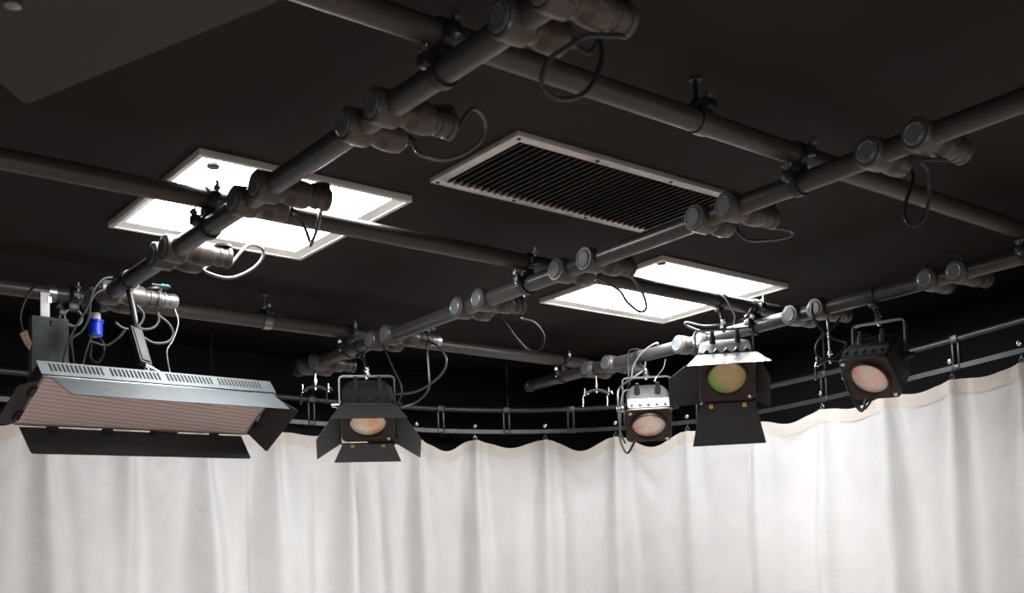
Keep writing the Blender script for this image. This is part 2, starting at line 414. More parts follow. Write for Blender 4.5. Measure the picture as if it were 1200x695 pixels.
# plugs pushed into the nearest-to-curtain outlets of the left and middle bars
def plug(parent, y, yb, cyan):
    o = MB().lathe([(.150, .020), (.176, .021), (.178, .024), (.184, .024), (.186, .020), (.196, .020), (.198, .022), (.215, .022), (.222, .018), (.226, .009)], n=28).build('plug', M_dsteel, parent, (-.020, y-yb, 0))
    MB().lathe([(.150, .0245), (.158, .0255), (.166, .0245)], n=28).build('plug_collar', M_black, o)
    MB().box((.168, .0, .040), (.060, .030, .008), bev=.003).build('open_lid', M_black, o)
    MB().box((.182, .0, .0445), (.024, .024, .003), bev=.001).build('lid_label', cyan, o)
plug(bar_left, 3.29, 3.45, M_cyan)
plug(bar_mid, 3.338, 4.03, M_bluet)

# ------------------------------------------------------------------ swivel clamps where bars cross pipes
def swivel(x, y, label, yoff=.0):
    t = thing('swivel_clamp', label, 'clamp', (x, y, ZB), group='swivel clamps at pipe crossings')
    dz = ZP-ZB
    MB().ring_arc('y', (0, 0, 0), RP+.0002, RP+.0055, .020).build('lower_band', M_blackm, t)
    MB().ring_arc('x', (0, 0, dz), RP+.0002, RP+.0055, .022).build('upper_band', M_blackm, t)
    MB().box((0, 0, dz/2), (.034, .034, dz-2*RP-.004+.008), bev=.003).box((-.036, 0, .012), (.022, .026, .024), bev=.004).box((0, -.036, dz-.004), (.026, .022, .024), bev=.004).build('swivel_block', M_black, t)
    mb = MB().cyl((-.040, 0, -.004), (-.040, 0, .040), .0045).cyl((-.040, 0, .026), (-.040, 0, .034), .010, 6)
    mb.path([(-.040, -.012, .038), (-.040, 0, .030), (-.040, .012, .038)], .003, 8)
    mb.build('wing_bolt', M_dsteel, t); mb = MB()
    mb.cyl((.004, -.042, dz-.016), (.004, -.042, dz+.036), .0045).cyl((.004, -.042, dz+.014), (.004, -.042, dz+.022), .010, 6)
    mb.build('wing_bolt', M_dsteel, t)
names = {(0, 0): 'black swivel clamp at the top centre, joining the left bar to the nearest pipe',
         (0, 1): 'black swivel clamp silhouetted against the left ceiling light',
         (0, 2): 'black swivel clamp at the curtain end of the left bar, above the softlight',
         (1, 0): 'black swivel clamp right of the vent, joining the middle bar to the nearest pipe',
         (1, 1): 'black swivel clamp left of the right-hand ceiling light',
         (1, 2): 'black swivel clamp above the spotlight with the amber lens reflections',
         (2, 0): 'black swivel clamp at the right edge of the picture',
         (2, 1): 'black swivel clamp right of the spotlight with the white-lit top door',
         (2, 2): 'black swivel clamp at the curtain end of the right bar'}
for i in range(3):
    for j in range(3):
        swivel(XB[i], YP[j]-(.0 if j else 0), names[(i, j)])

# ------------------------------------------------------------------ fresnel spotlights
def rrect(w, h, r, n=12):
    pts = []
    for cxq, cyq, a in ((w-r, h-r, 0), (-w+r, h-r, 90), (-w+r, -h+r, 180), (w-r, -h+r, 270)):
        for k in range(n):
            q = R(a+90*k/(n-1)); pts.append((cxq+r*math.cos(q), cyq+r*math.sin(q)))
    return pts
def flap_poly(w0, w1, L, bev=0):
    if not bev: return [(-w0/2, 0), (w0/2, 0), (w1/2, L), (-w1/2, L)]
    return [(-w0/2, 0), (w0/2, 0), (w1/2, L*.62), (w1/2-bev, L), (-w1/2+bev, L), (-w1/2, L*.62)]
def spotlight(label, lens_pos, yaw, tilt, roll, kind, lensmat, S=1.0, doors=None, drop=None, yoke_h=.135, cables=(), group=None, top_z=None, ribs=M_silver):
    """lens_pos: centre of the lens; S: scale; drop: point on the pipe it hangs from"""
    Rm = (Matrix.Rotation(yaw, 4, 'Z') @ Matrix.Rotation(roll, 4, 'Y') @ Matrix.Rotation(tilt, 4, 'X'))
    piv_off = Rm @ Vector((0, .095*S, 0))
    piv = Vector(lens_pos)+piv_off
    t = thing('spotlight', label, 'spotlight', piv, (0, 0, yaw), group)
    H = Matrix.Rotation(-yaw, 4, 'Z') @ Matrix.Translation(-piv_off) @ Rm      # head space (lens at origin, beam -Y) -> root space
    F = .099*S if kind == 'door' else .088*S      # half front frame
    rl = .0630*S if kind == 'door' else .0595*S
    # front plate with round hole
    n = 64; ang = [2*PI*i/n for i in range(n)]; rr = []
    rc = .020*S
    for a in ang:
        ca, sa = math.cos(a), math.sin(a); d_ = F/max(abs(ca), abs(sa)); x, z = d_*ca, d_*sa
        if abs(x) > F-rc and abs(z) > F-rc:      # rounded corner
            qx, qz = (F-rc)*(1 if ca > 0 else -1), (F-rc)*(1 if sa > 0 else -1)
            bq_ = ca*qx+sa*qz; d_ = bq_+math.sqrt(max(0, bq_*bq_-(qx*qx+qz*qz)+rc*rc)); x, z = d_*ca, d_*sa
        rr.append((x, z))
    vs, fs = [], []
    inner = [(rl*1.04*math.cos(a), rl*1.04*math.sin(a)) for a in ang]
    mid = [(rl*1.22*math.cos(a), rl*1.22*math.sin(a)) for a in ang]
    lip = .012*S
    rings = [[(x, .004, z) for x, z in rr], [(x, -.004, z) for x, z in rr], [(x*.985, -.006, z*.985) for x, z in rr], [(x, -.006, z) for x, z in mid],
             [(x, -.006-lip, z) for x, z in [(a*.99, b_*.99) for a, b_ in mid]], [(x, -.006-lip, z) for x, z in [(a*1.06, b_*1.06) for a, b_ in inner]], [(x, .010, z) for x, z in inner]]
    for rg in rings: vs += rg
    for i in range(len(rings)-1):
        for j in range(n): fs.append([i*n+j, i*n+(j+1) % n, (i+1)*n+(j+1) % n, (i+1)*n+j])
    fp = MB().add(vs, fs, H).build('front_frame', M_frontf, t, sharp=30)
    for sx, sz in ((-1, 1), (1, -1)):
        MB().lathe([(0, .0075*S), (.004, .0075*S), (.007, .004*S), (.0075, .0005)], H @ Matrix.Translation((sx*F*.80, -.006, sz*F*.80)) @ Matrix.Rotation(-PI/2, 4, 'Z'), 16).build('screw', M_steel, fp)
    # lens: stepped fresnel dome
    prof = []
    for i in range(13):
        a = i/12; prof.append((.012*(1-a*a)*S, rl*1.06*a+1e-5))
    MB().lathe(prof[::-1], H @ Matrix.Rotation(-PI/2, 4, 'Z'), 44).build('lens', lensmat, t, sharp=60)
    # housing: loft of chamfered squares going back
    secs = [(.002, .93, .93), (.03, .93, .93), (.032, .98, .98), (.070, .98, .98), (.115, .94, .86), (.165, .72, .62), (.175, .64, .54)]
    vs, fs = [], []
    ch = rrect(1, 1, .22, 4); k = len(ch)
    for y, a, b_ in secs:
        vs += [(x*F*a, y*S, z*F*b_) for x, z in ch]
    for i in range(len(secs)-1):
        for j in range(k): fs.append([i*k+j, i*k+(j+1) % k, (i+1)*k+(j+1) % k, (i+1)*k+j])
    fs += [list(range(k))[::-1], [(len(secs)-1)*k+j for j in range(k)]]
    hb = MB().add(vs, fs, H).build('housing', M_house, t, sharp=30)
    # cooling louvres on top: wedge ribs on a plate
    mb = MB().box((0, .030*S, F*.985), (F*1.78, .046*S, .006*S), H)
    for i in range(5):
        xx = (-.72+.36*i)*F
        wv = [(xx-.15*F, .012*S, F*.98), (xx+.15*F, .012*S, F*.98), (xx, .050*S, F*.98), (xx, .014*S, F*1.10), (xx, .036*S, F*1.05)]
        mb.add(wv, [[0, 1, 3], [1, 2, 4, 3], [0, 3, 4, 2], [0, 2, 1]], H)
    mb.build('cooling_ribs', ribs, hb, sharp=20)
    # connectors on the back top
    for sx in (-.45, .45):
        MB().cyl(H @ Vector((sx*F, .085*S, F*.85)), H @ Vector((sx*F, .105*S, F*1.12)), .011*S, 14).cyl(H @ Vector((sx*F, .105*S, F*1.12)), H @ Vector((sx*F, .115*S, F*1.30)), .0075*S, 14).build('connector', M_black, hb)
    # yoke (stays upright)
    w = F+.006; yh = yoke_h
    tilt_m = Matrix.Identity(4)
    yp = [(-w, 0, -.012), (-w, 0, yh-.014), (-w+.004, 0, yh-.004), (-w+.014, 0, yh), (w-.014, 0, yh), (w-.004, 0, yh-.004), (w, 0, yh-.014), (w, 0, -.012)]
    Ry = Matrix.Rotation(roll*.6, 4, 'Y')
    vs, fs = [], []
    th, hw = .0028, .0095
    for i, p in enumerate(yp):
        a = Vector(yp[max(i-1, 0)]); c = Vector(yp[min(i+1, len(yp)-1)]); tg = (c-a).normalized(); nn = Vector((-tg.z, 0, tg.x))
        for sy, sn in ((-hw, -th), (hw, -th), (hw, th), (-hw, th)):
            vs.append(Vector(p)+Vector((0, sy, 0))+nn*sn)
    for i in range(len(yp)-1):
        for j in range(4): fs.append([i*4+j, i*4+(j+1) % 4, (i+1)*4+(j+1) % 4, (i+1)*4+j])
    fs += [[3, 2, 1, 0], [(len(yp)-1)*4+j for j in range(4)]]
    yk = MB().add(vs, fs, Ry).build('yoke', M_yoke, t, sharp=25)
    for sx in (-1, 1):
        MB().lathe([(0, .013), (.010, .013), (.012, .009), (.026, .008)], Matrix.Translation((sx*(w+.002), 0, 0)) @ Matrix.Rotation(0 if sx > 0 else PI, 4, 'Z'), 16).build('tilt_knob', M_blackm if sx > 0 else M_steel, yk)
    # spigot bolt on yoke top, then hook clamp on the pipe
    ytop = Ry @ Vector((0, 0, yh))
    MB().cyl(ytop+Vector((0, 0, -.010)), ytop+Vector((0, 0, .030)), .0065).cyl(ytop+Vector((0, 0, .003)), ytop+Vector((0, 0, .013)), .013, 6).cyl(ytop+Vector((0, 0, .020)), ytop+Vector((0, 0, .026)), .011, 6).sphere(ytop+Vector((0, 0, .030)), .008).build('spigot', M_steel, t)
    if drop is not None:
        d = rel(t, [drop])[0]
        ax = Matrix.Rotation(-yaw, 4, 'Z')
        mb = MB()
        base = ytop+Vector((0, 0, .022))
        foot = d-Vector((0, 0, RP+.012))
        mb.path([base, Vector((base.x*.5+foot.x*.5, base.y*.5+foot.y*.5, max(base.z+.004, foot.z-.01))), foot+Vector((0, 0, .004))], .0075, 10)
        mb.build('hanger_stem', M_blackm, t)
        mb = MB()
        mb.ring_arc('y' if drop_axis[0] == 'y' else 'x', (0, 0, 0), RP+.0005, RP+.0045, .026)
        mb.box((0, 0, -RP-.008), (.026, .026, .016), bev=.003)
        mb.v = [tuple((ax @ Vector(v))+d) for v in mb.v]
        mb.build('hook_clamp', M_blackm, t)
    # barn doors
    if doors:
        L = doors['L']*S
        rim = F+.003
        mb = MB()
        mb.path([H @ Vector(p) for p in ((-rim, -.012, rim), (rim, -.012, rim), (rim, -.012, -rim), (-rim, -.012, -rim))], .0035, 8, smooth=False, closed=True)
        dr = mb.build('barn_door_frame', M_blackm, t)
        for side, a in doors['ang'].items():
            rotz = {'top': 0, 'bottom': PI, 'left': PI/2, 'right': -PI/2}[side]
            w0, w1 = doors['w'][side]
            th_ = R(a)
            # local flap: XZ plane, hinge at z=0, +Z outward when th=90 ; th=0 points to -Y
            Mf = H @ Matrix.Rotation(-rotz, 4, 'Y') @ Matrix.Translation((0, -.014, rim+.002)) @ Matrix.Rotation(PI/2-th_, 4, 'X')
            poly = flap_poly(w0*S, w1*S, doors.get('Lx', {}).get(side, doors['L'])*S, doors.get('bev', 0)*S if side in ('left', 'right') else .0)
            fo = MB().plate(poly, .0016, Mf).build('barn_door', doors.get('top', doors['mat']) if side == 'top' else doors['mat'], t)
            for hx in (-.3, .3):
                MB().box((hx*w0*S, -.001, .006), (.014, .006, .016), Mf, bev=.001).build('hinge', M_brass if side == 'bottom' else M_blackm, fo)
    for c, r_, mt in cables:
        MB().path(rel(t, c), r_, 8).build('power_cable', mt, t)
    return t, H, piv

drop_axis = ['y']
G_s = 'spotlights hung from the lighting bars'
# amber lens reflections, four dark doors (middle bar)
s2 = spotlight('spotlight with amber lens reflections and four dark barn doors spread open', (2.12, 3.473, 2.237), R(-30.2), R(54), 0, 'door', M_lens[0], .945,
    doors=dict(L=.13, ang={'top': 23, 'bottom': 100, 'left': 35, 'right': 35}, w={'top': (.205, .28), 'bottom': (.195, .262), 'left': (.20, .105), 'right': (.20, .105)}, mat=M_flap, Lx={'bottom': .125, 'left': .150, 'right': .150}),
    drop=Vector((2.147, 3.56, ZB)), yoke_h=.105, group=G_s, ribs=M_blackm,
    cables=[([pt(478, 400, x=2.25), pt(507, 402, x=2.25), pt(523, 420, x=2.25), pt(516, 440, x=2.25), pt(490, 458, x=2.25), pt(463, 462, x=2.25)], .004, M_gcable),
            ([pt(449, 405, x=2.15), pt(460, 430, x=2.15), pt(471, 455, x=2.15), pt(467, 472, x=2.15)], .0035, M_cable),
            ([pt(500, 404, x=2.28), pt(503, 440, x=2.28), pt(502, 456, x=2.28), pt(490, 470, x=2.27), pt(470, 478, x=2.2)], .004, M_gcable)])
# pale lens reflections, no doors (right bar, far)
s3 = spotlight('spotlight with pale lens reflections and silver ribbed top, without barn doors', (3.151, 3.091, 2.243), R(-43.4), R(53.2), 0, 'plain', M_lens[1], 1.0,
    drop=Vector((3.20, 3.17, ZB)), yoke_h=.120, group=G_s,
    cables=[([pt(733, 520, x=3.10), pt(727, 505, x=3.09), pt(724, 470, x=3.1), pt(726, 455, x=3.12), pt(742, 443, x=3.15), pt(754, 434, x=3.19), pt(757, 424, x=3.2)], .0045, M_gcable),
            ([pt(750, 462, x=3.14), pt(733, 458, x=3.11), pt(728, 472, x=3.08), pt(727, 500, x=3.06), pt(727, 516, x=3.05), pt(735, 531, x=3.05), pt(744, 517, x=3.06)], .0045, M_cable),
            ([pt(738, 452, x=3.16), pt(736, 430, x=3.17), pt(737, 412, x=3.17), pt(748, 409, x=3.18)], .0035, M_cable)])
# olive lens reflections and white-lit top door, hung from the second cross pipe
drop_axis[0] = 'x'
s4 = spotlight('spotlight with olive lens reflections and white-lit top door, nearest the right ceiling light', (2.965, 2.53, 2.315), R(-46.8), R(41.6), 0, 'door', M_lens[2], .94,
    doors=dict(L=.15, ang={'top': 17, 'bottom': 56, 'left': 56, 'right': 20}, w={'top': (.21, .285), 'bottom': (.20, .265), 'left': (.20, .115), 'right': (.20, .125)}, mat=M_flap, Lx={'left': .125, 'right': .11}, top=M_flap3),
    drop=Vector((3.012, 2.588, ZP)), yoke_h=.120, group=G_s, ribs=M_blackm,
    cables=[([pt(835, 392, x=3.08), pt(820, 388, x=3.06), pt(805, 382, x=3.0), pt(805, 378, x=2.95), pt(825, 382, x=2.98), pt(850, 380, x=3.02), pt(872, 374, x=3.08), pt(880, 362, x=3.14)], .0045, M_gcable),
            ([pt(856, 390, x=3.06), pt(861, 372, x=3.02), pt(857, 362, x=3.0), pt(850, 350, x=2.99), pt(842, 344, x=2.98)], .0025, M_wire)])
drop_axis[0] = 'y'
# rosy lens reflections, turned to the left
s5 = spotlight('spotlight with rosy lens reflections and black housing, turned to the left, rightmost', (3.192, 2.126, 2.264), R(-82.4), R(44.9), R(4.3), 'plain', M_lens[3], .96,
    drop=Vector((3.2, 2.10, ZB)), yoke_h=.125, group=G_s, ribs=M_grey,
    cables=[([pt(988, 440, x=3.18), pt(996, 460, x=3.17), pt(1005, 478, x=3.16), pt(1011, 481, x=3.15), pt(1015, 468, x=3.16)], .0045, M_cable),
            ([pt(991, 452, x=3.175), pt(1000, 468, x=3.17), pt(1010, 480, x=3.16), pt(1018, 474, x=3.17), pt(1022, 466, x=3.19)], .004, M_cable),
            ([pt(1027, 398, x=3.27), pt(1012, 392, x=3.25), pt(1000, 404, x=3.24)], .004, M_cable)])

# ------------------------------------------------------------------ large softlight at left
PP, Pyaw, Ptilt, Proll = Vector((1.173, 3.044, 2.154)), R(12.6), R(56.4), R(-3.0)
W2, H2, DP = .718/2, .173/2, .046
t = thing('panel_light', 'long rectangular softlight with dotted pinkish face and four barn doors', 'studio light', PP, (0, 0, Pyaw))
Hm = Matrix.Rotation(Proll, 4, 'Y') @ Matrix.Rotation(Ptilt, 4, 'X')
vs, fs = [], []
for y, a, b_ in ((0, 0, 0), (DP*.8, .0, .0), (DP*1.5, .03, .03), (DP*1.55, .05, .05)):
    vs += [(-W2-.006+a, y, -H2-.006+b_), (W2+.006-a, y, -H2-.006+b_), (W2+.006-a, y, H2+.006-b_), (-W2-.006+a, y, H2+.006-b_)]
for i in range(3):
    for j in range(4): fs.append([i*4+j, i*4+(j+1) % 4, (i+1)*4+(j+1) % 4, (i+1)*4+j])
fs += [[12, 13, 14, 15], [3, 2, 1, 0]]
hb = MB().add(vs, fs, Hm).build('housing', M_house, t, sharp=20)
# vented strip on the top side, slots in four groups
zt = H2+.0075
strip = MB().box((0, DP*.5, zt), (2*W2+.016, DP*.98, .003), Hm).build('vent_strip', M_vent, t)
mb = MB()
for g0, cnt in ((-.335, 13), (-.165, 13), (.005, 13), (.175, 13)):
    for i in range(cnt):
        mb.box((g0+i*.0118, DP*.58, zt+.0012), (.0055, DP*.55, .0022), Hm)
mb.build('vent_slots', M_void, strip)
MB().box((0, -.0015, 0), (2*W2, .004, 2*H2), Hm).build('louvre_face', M_louv, t)
tr = frame_rect(-W2-.006, W2+.006, -H2-.006, H2+.006, .007, -.006, .004)
tr.v = [tuple(Hm @ Vector((x, z, y))) for x, y, z in tr.v]
tr.build('face_frame', M_dsteel, t)
def pdoor(side, w0, w1, L, ang, sk=0, mt=M_flap, hx=()):
    rotz = {'top': 0, 'bottom': PI, 'left': PI/2, 'right': -PI/2}[side]
    rim = (H2 if side in ('top', 'bottom') else W2)+.008
    Mf = Hm @ Matrix.Rotation(-rotz, 4, 'Y') @ Matrix.Translation((0, -.008, rim)) @ Matrix.Rotation(PI/2-R(ang), 4, 'X')
    a_, b_ = w1 if isinstance(w1, tuple) else (-w1/2, w1/2)
    poly = [(-w0/2, 0), (w0/2, 0), (b_, L-.004), (b_-.006, L), (a_+.006, L), (a_, L-.004)]
    fo = MB().plate(poly, .0016, Mf).build('barn_door', mt, t)
    mb = MB()
    for x in hx:
        h = MB().box((x, -.002, .006), (.030, .006, .016), Mf, bev=.001).lathe([(-.016, .0035), (.016, .0035)], Mf @ Matrix.Translation((x, -.001, 0)), 10)
        h.build('hinge', M_blackm, fo)
pdoor('top', .70, (-.352, .325), .120, 27, mt=M_flap2, hx=(-.25, -.08, .10, .26))
pdoor('bottom', .70, (-.355, .340), .080, 8, mt=M_flap, hx=(-.25, -.05, .10, .26))
pdoor('left', .165, (-.085, .062), .052, 85, mt=M_flap, hx=(-.05, .04))
pdoor('right', .165, .19, .078, 40, mt=M_flap, hx=(-.05, .04))
# bracket that hangs it from the left bar
inv = lambda p: rel(t, [p])[0]
a, b_ = inv(pt(158, 386, x=1.14)), inv(pt(170, 428, x=1.13))
q = (b_-a)
mb = MB()
bm_ = Matrix.Translation((a+b_)/2) @ Vector((0, 0, -1)).rotation_difference(q).to_matrix().to_4x4()
mb.box((0, 0, 0), (.036, .018, q.length), bm_, bev=.002).box((0, -.010, 0), (.026, .004, q.length*.9), bm_, bev=.001)
br = mb.build('hanger_bracket', M_house, t)
MB().cyl(b_, Hm @ Vector((-.01, .05, H2)), .006).cyl(b_+Vector((0, 0, -.008)), b_+Vector((0, 0, -.016)), .012).build('bracket_bolt', M_steel, br)
MB().path([a+Vector((0, 0, -.01)), a+Vector((0, 0, .03)), inv(Vector((1.14, 3.14, ZB-RP-.004)))], .008, 10).ring_arc('y', inv(Vector((1.14, 3.14, ZB))), RP+.0005, RP+.005, .024).build('hook_clamp', M_blackm, t)
for c in ([(205, 362), (209, 378), (203, 398), (196, 410), (197, 425), (200, 440)],):
    MB().path(rel(t, [pt(u, v, y=3.10) for u, v in c]), .0018, 6).build('safety_wire', M_wire, t)
for c in ([(78, 440), (74, 425), (84, 392), (100, 365), (112, 345), (122, 340)], [(88, 440), (85, 415), (84, 398), (96, 388), (104, 372), (108, 345), (120, 328), (132, 325)],
          [(96, 430), (104, 402), (112, 388)], [(105, 400), (112, 402), (125, 405), (140, 395), (148, 385)]):
    MB().path(rel(t, [pt(u, v, y=3.22) for u, v in c]), .0036, 8).build('power_cable', M_cable, t)
for c in ([(160, 358), (168, 368), (166, 378), (158, 385), (145, 385), (135, 378)], [(185, 366), (186, 376), (180, 384), (168, 386), (158, 380)],
          [(186, 370), (198, 380), (203, 392), (196, 401), (180, 402), (167, 395)]):
    MB().path(rel(t, [pt(u, v, y=3.18) for u, v in c]), .0042, 8).build('power_cable', M_cable, t)

# blue connector hanging by the end of the left bar
c0 = pt(112, 372, x=1.12)
t = thing('power_connector', 'bright blue round power connector hanging on black cable above the softlight', 'connector', c0)
ax = Matrix.Rotation(PI/2, 4, 'Y')     # +X -> -Z
MB().lathe([(-.075, .006), (-.070, .010), (-.03, .014), (.0, .014)], ax, 24).build('grip', M_black, t)
MB().lathe([(-.012, .0145), (-.010, .0152), (.006, .0152), (.008, .0145)], ax, 24).build('white_band', M_white, t)
MB().lathe([(.008, .016), (.009, .024), (.016, .024), (.017, .0205), (.055, .0205), (.058, .018), (.058, .010)], ax, 30).build('blue_shell', M_blue, t)
MB().path(rel(t, [pt(112, 356, x=1.12), pt(113, 348, x=1.13), pt(116, 342, x=1.14), pt(124, 330, x=1.13)]), .0045, 8).build('cable', M_cable, t)
MB().path(rel(t, [pt(108, 399, x=1.12), pt(106, 412, x=1.12), pt(107, 421, x=1.12), pt(115, 424, x=1.12), pt(121, 415, x=1.12), pt(121, 403, x=1.12), pt(116, 396, x=1.12)]), .0040, 8).build('cable', M_cable, t)

# ballast box hung on the farthest pipe
bx = pt(57, 373, y=3.62)
t = thing('ballast_box', 'grey metal ballast box hung by a white strap from the farthest pipe', 'box', (bx.x, 3.637, bx.z))
mb = MB().box((0, -.017, -.11), (.112, .040, .22), bev=.003)
mb.build('case', M_grey, t)
MB().cyl((.0, -.040, -.016), (0, -.036, -.016), .004).box((0, -.038, -.023), (.004, .003, .012)).build('keyhole', M_void, t)
MB().box((-.014, -.028, .035), (.028, .004, .085), bev=.001).build('strap', M_white, t)
MB().ring_arc('x', (.012, 0, ZP-bx.z), RP+.0005, RP+.003, .024).box((-.002, -.030, ZP-bx.z-.030), (.012, .008, .020)).build('pipe_clip', M_dsteel, t)
t = thing('tagged_cable', 'black cable with a brown paper tag hanging left of the grey box', 'cable', pt(30, 395, y=3.60))
MB().path(rel(t, [pt(44, 333, y=3.612), pt(37, 340, y=3.60), pt(28, 356, y=3.60), pt(24, 372, y=3.60), pt(27, 388, y=3.60), pt(30, 396, y=3.60)]), .0032, 8).build('cable', M_cable, t)
p = rel(t, [pt(23, 391, y=3.6), pt(31, 387, y=3.6), pt(37, 402, y=3.6), pt(35, 411, y=3.6), pt(30, 405, y=3.6)])
MB().add([v+Vector((0, -.003, 0)) for v in p]+[v+Vector((0, .003, 0)) for v in p], [[0, 1, 2, 3, 4], [9, 8, 7, 6, 5]]+[[i, i+5, (i+1) % 5+5, (i+1) % 5] for i in range(5)]).build('paper_tag', M_tag, t)

# ------------------------------------------------------------------ T hangers with two hooks
def hook_hanger(x, y, ztop, length, label, wid=.05):
    t = thing('hook_hanger', label, 'hanger', (x, y, ZB), group='two-hook hangers on the bars')
    MB().ring_arc('y', (0, 0, 0), RP+.0005, RP+.0035, .018).build('bar_clip', M_blackm, t)
    z = -RP-length
    MB().cyl((0, 0, -RP), (0, 0, z), .005).cyl((0, 0, z+.030), (0, 0, z+.040), .010).build('stem', M_steel, t)
    q = Matrix.Rotation(-YAW, 4, 'Z')
    d = q @ Vector((1, 0, 0))
    arc = [d*(-wid)+Vector((0, 0, z-.004)), d*(-wid*.5)+Vector((0, 0, z+.010)), Vector((0, 0, z+.014)), d*(wid*.5)+Vector((0, 0, z+.010)), d*wid+Vector((0, 0, z-.004))]
    MB().path(arc, .007, 10).build('cross_arm', M_black, t)
    for s in (-1, 1):
        o = d*(wid*s)+Vector((0, 0, z))
        MB().cyl(o+Vector((0, 0, .022)), o+Vector((0, 0, -.01)), .004).path([o+d*.014+Vector((0, 0, -.004)), o+d*.010+Vector((0, 0, .006)), o+Vector((0, 0, .004)), o-d*.006+Vector((0, 0, -.012)), o-d*.007+Vector((0, 0, -.035)), o-d*.008+Vector((0, 0, -.055))], .0038, 8).build('hook', M_steel, t)
hook_hanger(2.147, 3.90, 0, .078, 'two-hook hanger left of the spotlight with the amber lens reflections')
hook_hanger(3.20, 3.43, 0, .080, 'two-hook hanger left of the spotlight with the pale lens reflections')
hook_hanger(3.20, 2.28, 0, .165, 'two-hook hanger left of the spotlight with the rosy lens reflections', .045)

# loose cable coil on the right bar
t = thing('cable_coil', 'thin black cable coiled round the right bar, left of the rosy spotlight', 'cable', (3.2, 2.36, ZB))
MB().path(rel(t, [pt(985, 372, x=3.24), pt(975, 385, x=3.22), pt(962, 395, x=3.2), pt(956, 408, x=3.19), pt(960, 419, x=3.19), pt(975, 420, x=3.2), pt(988, 410, x=3.22), pt(992, 402, x=3.23), pt(980, 398, x=3.23), pt(966, 390, x=3.2), pt(955, 376, x=3.165), pt(951, 362, x=3.160), pt(955, 352, x=3.168), pt(966, 349, x=3.20)]), .004, 8).build('coil', M_cable, t)
t = thing('cable_loop', 'thin black cable arching over the sockets at the right end', 'cable', (3.2, 1.85, ZB+.03))
MB().path([rel(t, [p])[0] for p in (Vector((3.165, 1.893, ZB+.034)), Vector((3.19, 1.88, ZB+.055)), Vector((3.2, 1.84, ZB+.072)), Vector((3.2, 1.80, ZB+.060)), Vector((3.2, 1.775, ZB+.026)))], .003, 8).build('cable', M_cable, t)
t = thing('spare_wire', 'pair of pale wires looped over the right bar above the pale spotlight', 'wire', (3.2, 3.1, ZB))
MB().path(rel(t, [pt(740, 446, x=3.17), pt(742, 430, x=3.165), pt(750, 416, x=3.165), pt(760, 407, x=3.168), pt(770, 402, x=3.18), pt(771, 406, x=3.20)]), .003, 8).path(rel(t, [pt(780, 421, x=3.2), pt(777, 432, x=3.2), pt(770, 441, x=3.2), pt(767, 447, x=3.19)]), .002, 6).build('wire', M_wire, t)

# ------------------------------------------------------------------ curtain track
ZR, ZU = 2.35, 2.45
key = [(-2.3, 4.16), (-1.2, 4.17), (0, 4.18), (1.2, 4.19), (2.0, 4.2), (2.45, 4.205), (2.80, 4.18), (3.10, 4.11), (3.38, 3.97), (3.60, 3.78), (3.76, 3.54), (3.86, 3.24), (3.86, 2.90), (3.82, 2.60), (3.74, 2.20), (3.645, 1.80), (3.52, 1.3), (3.36, .6), (3.22, 0), (3.05, -.8)]
def catmull(P, sub=12):
    P = [Vector((x, y, 0)) for x, y in P]; Q = []
    for i in range(len(P)-1):
        p0 = P[i-1] if i else P[0]*2-P[1]; p1, p2 = P[i], P[i+1]; p3 = P[i+2] if i+2 < len(P) else P[-1]*2-P[-2]
        for k in range(sub):
            u = k/sub; Q.append(.5*((2*p1)+(p2-p0)*u+(2*p0-5*p1+4*p2-p3)*u*u+(3*p1-p0-3*p2+p3)*u**3))
    Q.append(P[-1]); return Q
TR = catmull(key); ACC = [0]
for i in range(1, len(TR)): ACC.append(ACC[-1]+(TR[i]-TR[i-1]).length)
TL = ACC[-1]
import bisect
def track(s):
    s = max(0, min(TL-1e-6, s)); i = max(1, bisect.bisect_left(ACC, s)); f = (s-ACC[i-1])/(ACC[i]-ACC[i-1])
    p = TR[i-1].lerp(TR[i], f)
    a, c = TR[max(0, i-3)], TR[min(len(TR)-1, i+2)]; d = (c-a).normalized()
    return p, d, Vector((d.y, -d.x, 0))    # point, tangent, inward normal
def s_of(u, v, z):        # arc length of the track point nearest to the spot seen at (u, v)
    q = pt(u, v, z=z); q.z = 0
    return min(range(0, int(TL*200)), key=lambda k: (track(k/200)[0]-q).length)/200
t = thing('curtain_track', 'black ladder-like curtain track curving round above the white curtain', 'curtain track', (TR[0].x, TR[0].y, ZR))
pts_l = [p+Vector((0, 0, ZR)) for p in TR]; pts_u = [p+Vector((0, 0, ZU)) for p in TR]
MB().path(rel(t, pts_u), .0125, 14, smooth=False).build('upper_rail', M_track, t)
# lower rail: box section
vs, fs = [], []
for i, p in enumerate(TR):
    _, d, nrm = track(ACC[i])
    for a, h in ((-.008, -.009), (.008, -.009), (.008, .009), (-.008, .009)):
        vs.append(p+nrm*a+Vector((0, 0, ZR+h)))
for i in range(len(TR)-1):
    for j in range(4): fs.append([i*4+j, i*4+(j+1) % 4, (i+1)*4+(j+1) % 4, (i+1)*4+j])
MB().add(rel(t, vs), fs).build('lower_rail', M_track, t)
hook_uv = [(338, 497), (413, 507), (488, 513), (563, 512), (641, 512), (720, 509), (799, 502), (874, 492), (947, 477), (1028, 461), (1110, 443)]
hook_s = [s_of(u, v, ZR-.035) for u, v in hook_uv]
while hook_s[0] > .25: hook_s.insert(0, hook_s[0]-.30)
while hook_s[-1] < TL-.3: hook_s.append(hook_s[-1]+.30)
up_s = [s_of(u, v, ZU) for u, v in ((374, 466), (521, 478), (595, 481), (670, 480), (737, 476), (815, 465), (952, 437), (1132, 398))]
up_s = up_s+[up_s[0]-.45*k for k in range(1, 9)]+[up_s[-1]+.5*k for k in range(1, 5)]
